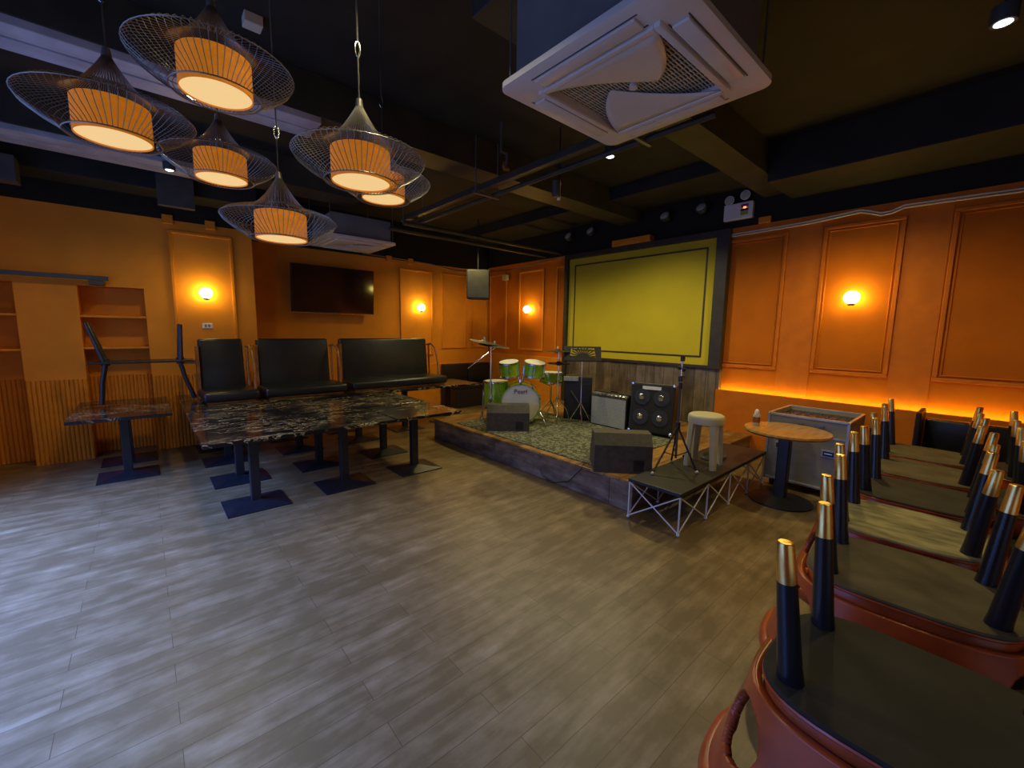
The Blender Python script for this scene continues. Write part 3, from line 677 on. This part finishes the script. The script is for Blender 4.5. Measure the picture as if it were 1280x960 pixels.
# ------------------------------------------------------------------ folding riser beside the stage
rs = thing('folding_riser', 'black topped folding riser on white crossed tubes beside the stage', 'platform', (2.86, 1.37, 0))
MB().box(0, 1.76, 0, .445, .305, .335, .006).build('platform_top', m_blackm, rs)
nx = [.0, .46, .90, 1.32, 1.72]
for i, x in enumerate(nx):
    for y in (.01, .435): 
        MB().tube([(x+.012, y, .018), (x+.012, y, .305)], .007, 8).build('upright', m_white, rs, True)
        MB().sphere((x+.012, y, .014), .0135).build('foot', m_white, rs, True)
def cross(p, q):
    b = MB(); b.tube([p, q], .0055, 6); b.tube([(p[0], p[1], q[2]), (q[0], q[1], p[2])], .0055, 6); b.build('cross_brace', m_white, rs, True)
for i in range(4):
    for y in (.01, .435): cross((nx[i]+.012, y, .02), (nx[i+1]+.012, y, .30))
for x in nx[:1]+nx[-1:]: cross((x+.012, .01, .02), (x+.012, .435, .30))
# tripod mic stand on the riser
mt = thing('tripod_microphone_stand', 'black tripod microphone stand on the riser left of the beige stool', 'microphone stand', (3.36, 1.68, .335))
MB().cyl((0, 0, .10), (0, 0, .72), .009, .009, n=12).build('tube', m_dgrey, mt, True)
for z, r in ((.36, .02), (.70, .016)): MB().lathe([(0, z), (r, z), (r, z+.055), (0, z+.055)]).build('collar', m_black, mt, True)
MB().cyl((0, 0, .72), (.005, 0, .97), .006, n=10).build('boom', m_chrome, mt, True)
b = MB(); b.box(-.02, .02, -.015, .015, .76, .81, .005); b.sphere((.03, 0, .80), .015); b.build('clamp', m_black, mt, True)
b = MB(); b.sphere((.015, -.01, .86), .018); b.sphere((-.012, .01, .875), .016); b.build('swivel', m_black, mt, True)
MB().box(-.012, .03, -.012, .012, .93, .985, .005).build('clip', m_black, mt)
for ax, ay in ((-.28, .05), (.04, -.17), (.16, .12)):
    MB().tube([(0, 0, .38), (ax, ay, .012)], .008, 8).build('leg', m_black, mt, True)
    MB().tube([(0, 0, .12), (ax*.55, ay*.55, .175)], .005, 6).build('strut', m_black, mt, True)
    MB().sphere((ax, ay, .014), .0135).build('foot', m_ivory, mt, True)
# plastic stool on the riser
so = thing('plastic_stool', 'beige plastic stool standing on the black riser', 'stool', (3.68, 1.585, .335), math.radians(8))
b = MB(); b.lathe([(0, .462), (.13, .462), (.145, .452), (.150, .43), (.148, .385), (.138, .385), (.14, .43), (.13, .445), (0, .445)], n=40); b.build('seat', m_beige, so, 50)
for k in range(4):
    a = pi/4+k*pi/2; c_, s_ = math.cos(a), math.sin(a); tx, ty = -s_, c_; ring = []
    for f, z in ((.125, .40), (.155, 0)):
        w_ = .042 if z > .1 else .028; th = .022
        ring.append([(c_*(f+th/2)+tx*w_, s_*(f+th/2)+ty*w_, z), (c_*(f+th)+tx*0, s_*(f+th)+ty*0, z), (c_*(f+th/2)-tx*w_, s_*(f+th/2)-ty*w_, z), (c_*(f-th/2)-tx*w_*.8, s_*(f-th/2)-ty*w_*.8, z), (c_*(f-th/2)+tx*w_*.8, s_*(f-th/2)+ty*w_*.8, z)])
    b = MB(); b.rings(ring); b.build('leg', m_beige, so)
cbl = MB()
for j in range(4):
    cbl.tube([(3.95+.12*math.cos(t*.5+j)+.01*j, 1.62+.10*math.sin(t*.5+j), .343+.005*j) for t in range(13)], .005, 6)
tag(cbl.build('cable_coil', m_dgrey, smooth=True), 'loose coil of dark cable lying on the riser behind the stool', 'cable')
mc = thing('microphone', 'dark microphone with silver tip lying on the riser behind the stool', 'microphone', (3.80, 1.78, .360))
MB().tube([(-.09, 0, 0), (.05, .02, 0)], [.012, .018], 10).build('handle', m_black, mc, True); MB().sphere((.075, .024, 0), .024).build('head', m_chrome, mc, True)
tag(MB().tube([(3.02, 2.36, .283), (2.99, 2.38, .276), (2.945, 2.36, .25), (2.93, 2.5, .09), (2.92, 2.7, .02), (2.94, 2.84, .04), (2.945, 2.9, .1)], .005, 6).build('cable', m_black, smooth=True), 'thin black cable drooping over the stage front edge', 'cable')

# ------------------------------------------------------------------ round table, bottle, flight case
rt = thing('round_table', 'round varnished bar table with black pedestal beside the flight case', 'table', (4.25, 1.12, 0))
MB().lathe([(0, .63), (.32, .63), (.335, .645), (.33, .66), (0, .66)], n=56).build('tabletop', m_wood, rt, 50)
MB().box(-.045, .045, -.045, .045, .04, .63, .008).build('column', m_black, rt)
MB().lathe([(0, 0), (.25, 0), (.25, .012), (.10, .035), (.05, .05), (0, .05)], n=48).build('base', m_black, rt, 40)
bt = thing('squeeze_bottle', 'small white bottle standing on the round table', 'bottle', (4.22, 1.36, .661))
MB().lathe([(0, 0), (.028, 0), (.03, .01), (.03, .09), (.026, .105), (0, .105)]).build('body', m_ivory, bt, 50)
MB().lathe([(0, .105), (.022, .105), (.02, .13), (.008, .15), (0, .152)]).build('cap', m_white, bt, 50)
MB().lathe([(0.0295, .03), (.0308, .03), (.0308, .08), (.0295, .08)]).build('label_band', m_rattan, bt, 50)
fc = thing('flight_case', 'open aluminium edged flight case with a mixer behind the round table', 'flight case', (4.96, 1.065, 0), math.radians(-90))
W_, D_ = .63, .64
b = MB()
b.box(-W_/2, W_/2, -D_/2, D_/2, .07, .10); b.box(-W_/2, W_/2, -D_/2, -D_/2+.012, .10, .72); b.box(-W_/2, W_/2, D_/2-.012, D_/2, .10, .72); b.box(-W_/2, -W_/2+.012, -D_/2, D_/2, .10, .72); b.box(W_/2-.012, W_/2, -D_/2, D_/2, .10, .72)
b.build('shell', m_case, fc)
b = MB(); e = .012
for sx in (-1, 1):
    for sy in (-1, 1): b.box(sx*W_/2-e, sx*W_/2+e, sy*D_/2-e, sy*D_/2+e, .07, .73, .003)
for z in (.07, .715):
    for s in (-1, 1): b.box(-W_/2, W_/2, s*D_/2-e, s*D_/2+e, z, z+.022, .003); b.box(s*W_/2-e, s*W_/2+e, -D_/2, D_/2, z, z+.022, .003)
b.box(-W_/2, W_/2, -D_/2-.006, -D_/2, .56, .575)
b.build('edge_trim', m_alu, fc)
MB().box(-W_/2+.013, W_/2-.013, -D_/2+.013, D_/2-.013, .55, .69).build('mixer', m_black, fc)
b = MB()
for i in range(7):
    for j in range(5): b.lathe([(0, 0), (.009, 0), (.007, .018), (0, .018)], (-.24+.08*i, -.22+.10*j, .69), n=8)
b.build('knobs', m_grey, fc, 50)
for sx, z in ((.19, .42), (-.19, .42)):
    b = MB(); b.box(sx-.055, sx+.055, -D_/2-.008, -D_/2-.001, z-.035, z+.035, .003); o = b.build('handle_plate', m_alu, fc)
    b = MB(); b.box(sx-.042, sx+.042, -D_/2-.010, -D_/2-.007, z-.022, z+.022); b.build('handle_recess', m_black, o); b = MB(); b.box(sx-.03, sx+.03, -D_/2-.016, -D_/2-.009, z-.004, z+.008, .002); b.build('handle', m_chrome, o)
for sx in (-.05, .12): MB().box(sx-.02, sx+.02, -D_/2-.012, -D_/2-.005, .60, .67, .004).build('latch', m_grey, fc)
for sx in (-1, 1):
    for sy in (-1, 1): MB().lathe([(0, -.015), (.034, -.015), (.034, .015), (0, .015)], M=rotm(pi/2, 0, pi/2, (sx*.26, sy*.26, .035))).build('castor', m_black, fc, 50)

# ------------------------------------------------------------------ upturned tub chairs
def tub_chair():
    t = thing('tub_chair', 'x', 'chair', (0, 0, 0), 0, 'upturned tub chairs')
    # upright local frame: legs on z=0, seat 0.38-0.49, back towards -X
    def outline(k, s=1.0):
        n = 48; P = []
        for i in range(n):
            a = 2*pi*i/n; c_, s_ = math.cos(a), math.sin(a); e_ = 2/3.6
            P.append((s*.258*math.copysign(abs(c_)**e_, c_), s*.292*math.copysign(abs(s_)**e_, s_), k))
        return P
    MB().rings([outline(.392, .95), outline(.40, .97), outline(.47, 1.0), outline(.49, .95), outline(.496, .85)]).build('seat_cushion', m_leatherr, t, 50)
    MB().rings([outline(.378, .99), outline(.384, 1.01), outline(.391, 1.0)]).build('underside', m_dust[0], t)
    MB().tube(outline(.394, .998), .0055, 6, closed=True).build('piping', m_leatherr, t, True)
    # back shell wrapping from one side round the back to the other, flaring outwards, cut-out at both rear corners
    b = MB(); nu, nv = 220, 56; grid = []; holes = [(pi-.95, .40), (pi+.95, .40)]
    def P(u, v):
        a = pi/2*.98+(pi*1.02)*u if False else .5*pi-.05+(pi+.10)*u
        r = .277+.082*v**1.15; e_ = 2/3.0; c_, s_ = math.cos(a), math.sin(a)
        lift = .04*math.sin(pi*u)
        z = .425+(.335+lift*0)*v
        return Vector((r*math.copysign(abs(c_)**e_, c_), 1.13*r*math.copysign(abs(s_)**e_, s_), z)), a
    for j in range(nv+1):
        row = []
        for i in range(nu+1):
            p, a = P(i/nu, j/nv); row.append((p, a, j/nv))
        grid.append(row)
    def inside(a, v):
        for ha, hv in holes:
            if ((a-ha)/.34)**2+((v-hv)/.27)**2 < 1: return (ha, hv)
    V = {}
    for j in range(nv):
        for i in range(nu):
            q = [(j, i), (j, i+1), (j+1, i+1), (j+1, i)]
            am = sum(grid[a][b_][1] for a, b_ in q)/4; vm = (j+.5)/nv
            if inside(am, vm): continue
            f = []
            for a, b_ in q:
                if (a, b_) not in V:
                    p, an, vv = grid[a][b_]; h_ = inside(an, vv)
                    if h_:
                        dx, dy = (an-h_[0])/.34, (vv-h_[1])/.27; l = math.hypot(dx, dy) or 1
                        an2 = h_[0]+dx/l*.34; v2 = h_[1]+dy/l*.27; u2 = (an2-(.5*pi-.05))/(pi+.10); p = P(u2, v2)[0]
                    V[(a, b_)] = b.bm.verts.new(p)
                f.append(V[(a, b_)])
            b.bm.faces.new(f)
    o = b.build('back_shell', m_leatherr, t, True); md = o.modifiers.new('s', 'SOLIDIFY'); md.thickness = .026; md.offset = 0
    rim = [P(i/60, 1.0)[0] for i in range(61)]
    MB().tube([tuple(p) for p in rim], [.020]+[.031]*59+[.020], 12).build('back_roll', m_leatherr, t, True)
    for sx in (-1, 1):
        for sy in (-1, 1):
            b_ = (sx*.16, sy*.215); t_ = (sx*.19, sy*.25)
            lg = MB().tube([(b_[0], b_[1], .382), (b_[0]+(t_[0]-b_[0])*.12, b_[1]+(t_[1]-b_[1])*.12, .34), (b_[0]*.28+t_[0]*.72, b_[1]*.28+t_[1]*.72, .105)], [.032, .029, .0235], 18).build('leg', m_leg, t, True)
            MB().tube([(b_[0]*.28+t_[0]*.72, b_[1]*.28+t_[1]*.72, .106), (t_[0], t_[1], .004), (t_[0], t_[1], 0)], [.0232, .0190, .016], 18).build('brass_tip', m_brass, lg, True)
    return t
m_leg = mat('black_lacquered_leg', (.012, .014, .02), .25, var=.1)
pl = MB(); pl.box(1.02, 4.80, -.70, .34, 0, .165, .01)
tag(pl.build('low_platform', m_concrete), 'low black platform under the rows of upturned chairs', 'platform')
ch0 = tub_chair()
ZT = .98
def place(x, y, rz, label, dust, c=None, group=None):
    o = c or copy_tree(ch0)
    o.location = (x, y, ZT); o.rotation_euler = (pi, 0, rz)
    o['label'] = label
    if dust:
        for k in o.children:
            if k.name.startswith('underside'):
                k.data = k.data.copy(); k.data.materials.clear(); k.data.materials.append(m_dust[dust])
    return o
rows = [(1.375, .04, 0, 'nearest upturned red leather tub chair with clean black underside', 0),
        (2.10, .12, .08, 'upturned tub chair with dark wrinkled underside, second from the camera', 1),
        (2.69, .185, .03, 'upturned tub chair with dusty beige underside, third from the camera', 2),
        (3.30, .185, .0, 'upturned tub chair fourth in the left row, brownish black underside', 0),
        (3.90, .225, -.03, 'upturned tub chair fifth in the left row, brown underside', 1),
        (4.50, .25, .02, 'farthest upturned tub chair of the left row, next to the black banquette', 1)]
first = True
for x, y, rz, lab, d in rows:
    place(x, y, rz, lab, d, ch0 if first else None); first = False
for x, y, rz, lab in [(3.58, -.36, pi/2, 'upturned tub chair at the right photo edge, nearest of the right row'),
                      (4.40, -.35, pi/2, 'farthest upturned tub chair of the right row, before the black banquette')]:
    place(x, y, rz, lab, 0)

# ------------------------------------------------------------------ lights and bits under the ceiling
def downlight(x, y, z, label):
    t = thing('downlight_fixture', label, 'ceiling light', (x, y, z), 0, 'small lit downlights')
    MB().lathe([(.030, 0), (.045, -.002), (.048, .01), (.048, .07), (.0, .07)], n=24).build('housing', m_dgrey, t, 50)
    MB().lathe([(0, -.006), (.024, -.005), (.032, -.001), (0, -.001)], n=24).build('lens', m_spot, t, True)
    b = MB(); b.cyl((0, 0, .07), (0, 0, ZC-z), .006, n=8); b.build('stem', m_black, t)
downlight(3.04, 2.26, 2.95, 'small bright downlight just right of the nearest air conditioner corner')
downlight(3.11, .12, 2.95, 'bright downlight at the top right of the photo')
downlight(.35, 3.59-.08, 2.94, 'bright downlight seen behind the highest pendant lamp')
downlight(.3, 5.28, 2.95, 'bright downlight seen between the left pendant lamps')
downlight(.52, 2.33, 3.12, 'downlight above the highest pendant lamp at the photo top')
# lighting trunking and pipes
tk = thing('lighting_truss', 'dark trunking with a pipe running under the ceiling towards the far wall', 'truss', (2.70, 3.2, 2.90))
MB().box(-.035, .035, -1.9, 2.1, 0, .06, .004).build('trunking', m_beam, tk)
MB().cyl((.13, -1.9, -.02), (.13, 2.1, -.02), .022, n=12).build('pipe', m_beam, tk, True)
for y in (-1.4, .35, 1.9):
    b = MB(); b.box(-.12, .20, y-.015, y+.015, -.05, -.02, .003); b.cyl((-.10, y, -.03), (-.10, y, .5), .006, n=8); b.cyl((.18, y, -.03), (.18, y, .5), .006, n=8); b.build('hanger', m_grey, tk)
for i, (y, lab) in enumerate(((5.1, 'dark ceiling pipe crossing towards the right wall, nearer one'), (5.5, 'dark ceiling pipe crossing towards the right wall, farther one'))):
    tag(MB().cyl((2.6, y, 2.84), (5.6, y, 2.84), .028, n=12).build('ceiling_pipe', m_beam, smooth=True), lab, 'pipe')
sl = thing('track_spotlight', 'small black spotlight with white bracket hanging below the truss', 'spotlight', (3.05, 2.86, 2.80), math.radians(30))
MB().cyl((-.04, 0, -.05), (-.055, 0, .09), .036, n=20).build('lamp_head', m_dgrey, sl, 50)
b = MB(); b.box(.05, .075, -.015, .015, -.05, .13, .004); b.box(-.02, .06, -.008, .008, -.02, .0, .002); b.sphere((.065, 0, .10), .022); b.build('bracket', m_white, sl, 50)
MB().cyl((.062, 0, .12), (.062, 0, ZC-2.80), .006, n=8).build('stem', m_black, sl)
sk = thing('sprinkler_branch', 'rusty sprinkler pipe hanging above the truss under the ceiling', 'sprinkler', (2.62, 3.1, 2.98))
MB().tube([(0, 0, .0), (0, 0, .12), (0, .08, .16), (0, .08, .42)], .012, 8).build('pipe', m_grey, sk, True)
b = MB(); b.lathe([(0, -.02), (.03, -.02), (.02, .01), (0, .02)]); b.sphere((.0, .02, .02), .03, (1, .6, 1.3)); b.build('fitting', m_rattan, sk, 50)
# conduits along the tops of the walls
pts = [(2.28, 2.725), (1.9, 2.73), (1.47, 2.74), (1.2, 2.76), (1.02, 2.775), (.93, 2.745), (.86, 2.715), (.78, 2.72), (.69, 2.755), (.4, 2.75), (0, 2.74), (-1.6, 2.74)]
tag(MB().tube([(XR-.03, y, z) for y, z in pts], .010, 6).build('conduit', m_ivory, smooth=True), 'cream cable conduit running along the top of the right wall, upper one', 'conduit')
tag(MB().tube([(XR-.03, y, z-.024) for y, z in pts], .009, 6).build('conduit', m_ivory, smooth=True), 'cream cable conduit just below the other on the right wall top', 'conduit')
tag(MB().tube([(2.9, YT-.03, 2.76), (3.5, YT-.03, 2.75), (4.2, YT-.03, 2.73), (4.8, YT-.03, 2.66), (5.3, YT-.03, 2.70), (XR-.05, YT-.03, 2.72)], .010, 6).build('wall_cable', m_grey, smooth=True), 'pale cable sagging along the top of the back wall', 'cable')
tag(MB().tube([(XR-.03, 7.15, 2.72), (XR-.03, 6.5, 2.70), (XR-.03, 5.6, 2.74), (XR-.03, 5.0, 2.80)], .010, 6).build('wall_cable', m_grey, smooth=True), 'pale cable along the wall top left of the yellow board', 'cable')
for x, y, lab in ((.31, YL, 'small orange junction box on the wall top, leftmost'), (.72, YL, 'small orange junction box on the wall top left of the switch lamp panel'), (3.38, YT, 'small orange junction box on the wall top right of the television'), (3.80, YT, 'small orange junction box on the wall top above the lit globe lamp')):
    j = MB().box(x-.05, x+.05, y-.04, y, 2.68, 2.78, .004).build('junction_box', m_trim); tag(j, lab, 'junction box', 'orange junction boxes')
tag(MB().box(XR-.06, XR, 1.85, 1.97, 2.80, 2.87, .004).build('junction_box', m_trim), 'orange junction box beside the emergency light on the right wall', 'junction box', 'orange junction boxes')
tag(MB().box(XR-.14, XR, 3.35, 3.99, 2.79, 2.88, .006).build('cable_box', m_trim), 'long orange box resting above the yellow board frame', 'box')
# grey duct boxes above the projecting wall
tag(MB().box(.22, .54, 6.0, 6.09, 2.78, 3.10, .004).build('duct_box', m_dgrey), 'grey square box under the ceiling above the first wall lamp', 'duct')
tag(MB().box(-1.3, -.75, 5.9, 6.09, 2.76, 2.98, .004).build('duct_box', m_dgrey), 'grey box under the ceiling at the left photo edge', 'duct')
tag(MB().box(.60, .70, 3.18, 3.27, 3.34, 3.40, .004).build('ceiling_detector', m_ivory), 'small pale box on the ceiling right of the highest pendant lamp', 'detector')
# emergency twin light with exit label
el = thing('emergency_light', 'white twin head emergency light with small exit label on right wall', 'emergency light', (XR-.035, 2.21, 2.89))
MB().box(-.035, .035, -.165, .165, 0, .19, .006).build('housing', m_white, el)
for y, z in ((.11, .24), (-.07, .27)):
    MB().lathe([(0, -.03), (.04, -.02), (.056, .01), (.056, .02), (0, .022)], M=rotm(0, -pi/2, 0, (-.01, y, z)), n=24).build('lamp_head', m_white, el, 50)
    MB().lathe([(0, 0), (.048, 0), (.044, .006), (0, .01)], M=rotm(0, -pi/2, 0, (-.033, y, z)), n=24).build('lens', m_cloth, el, 50)
b = MB(); b.box(-.038, -.035, -.12, -.035, .13, .165); b.build('red_label', m_red, el)
MB().box(-.041, -.037, -.095, -.065, .115, .135, .001).build('indicator', m_redled, el)
MB().box(-.038, -.035, -.12, -.035, .085, .112).build('dark_label', m_ink, el)
MB().box(-.038, -.035, -.12, -.035, .04, .08).build('yellow_label', m_yell, el)
e2 = thing('small_spotlight', 'small pale spotlight on the wall top beside the hung loudspeaker', 'spotlight', (XR-.06, 6.58, 2.50))
MB().box(-.05, .03, -.06, .06, 0, .10, .006).build('housing', m_ivory, e2); MB().tube([(0, 0, .10), (0, 0, .2)], .01).build('stem', m_grey, e2, True)
# round unlit lamps high on the wall above the yellow board
for y, z, lab in ((4.87, 3.08, 'unlit round spotlight high above the board, leftmost'), (4.41, 3.09, 'unlit round spotlight high above the board, second from left'), (3.13, 3.08, 'unlit round spotlight high above the board, third from left'), (2.63, 3.09, 'unlit round spotlight nearest the emergency light')):
    t = thing('round_spotlight', lab, 'spotlight', (5.50, y, z), 0, 'unlit round spotlights')
    MB().lathe([(0, -.06), (.05, -.05), (.07, .01), (.07, .02), (.0, .02)], M=rotm(0, -math.radians(60), 0), n=28).build('housing', m_dgrey, t, 50)
    MB().lathe([(0, .021), (.058, .021), (.05, .028), (0, .03)], M=rotm(0, -math.radians(60), 0), n=28).build('lens', m_cloth, t, 50)
    MB().cyl((.02, 0, .02), (.02, 0, .17), .006, n=8).build('stem', m_black, t)
# switch sign
ss = thing('switch_plate', 'small pale switch plate with dark marks under the left wall lamp', 'switch', (.62, YL, 1.50))
MB().box(-.055, .055, -.012, 0, -.032, .032, .004).build('plate', m_lavender, ss)
b = MB(); b.box(-.030, -.008, -.0145, -.012, -.016, .016, .002); b.box(.006, .028, -.0145, -.012, -.014, .018, .002); b.build('rockers', m_grey, ss)
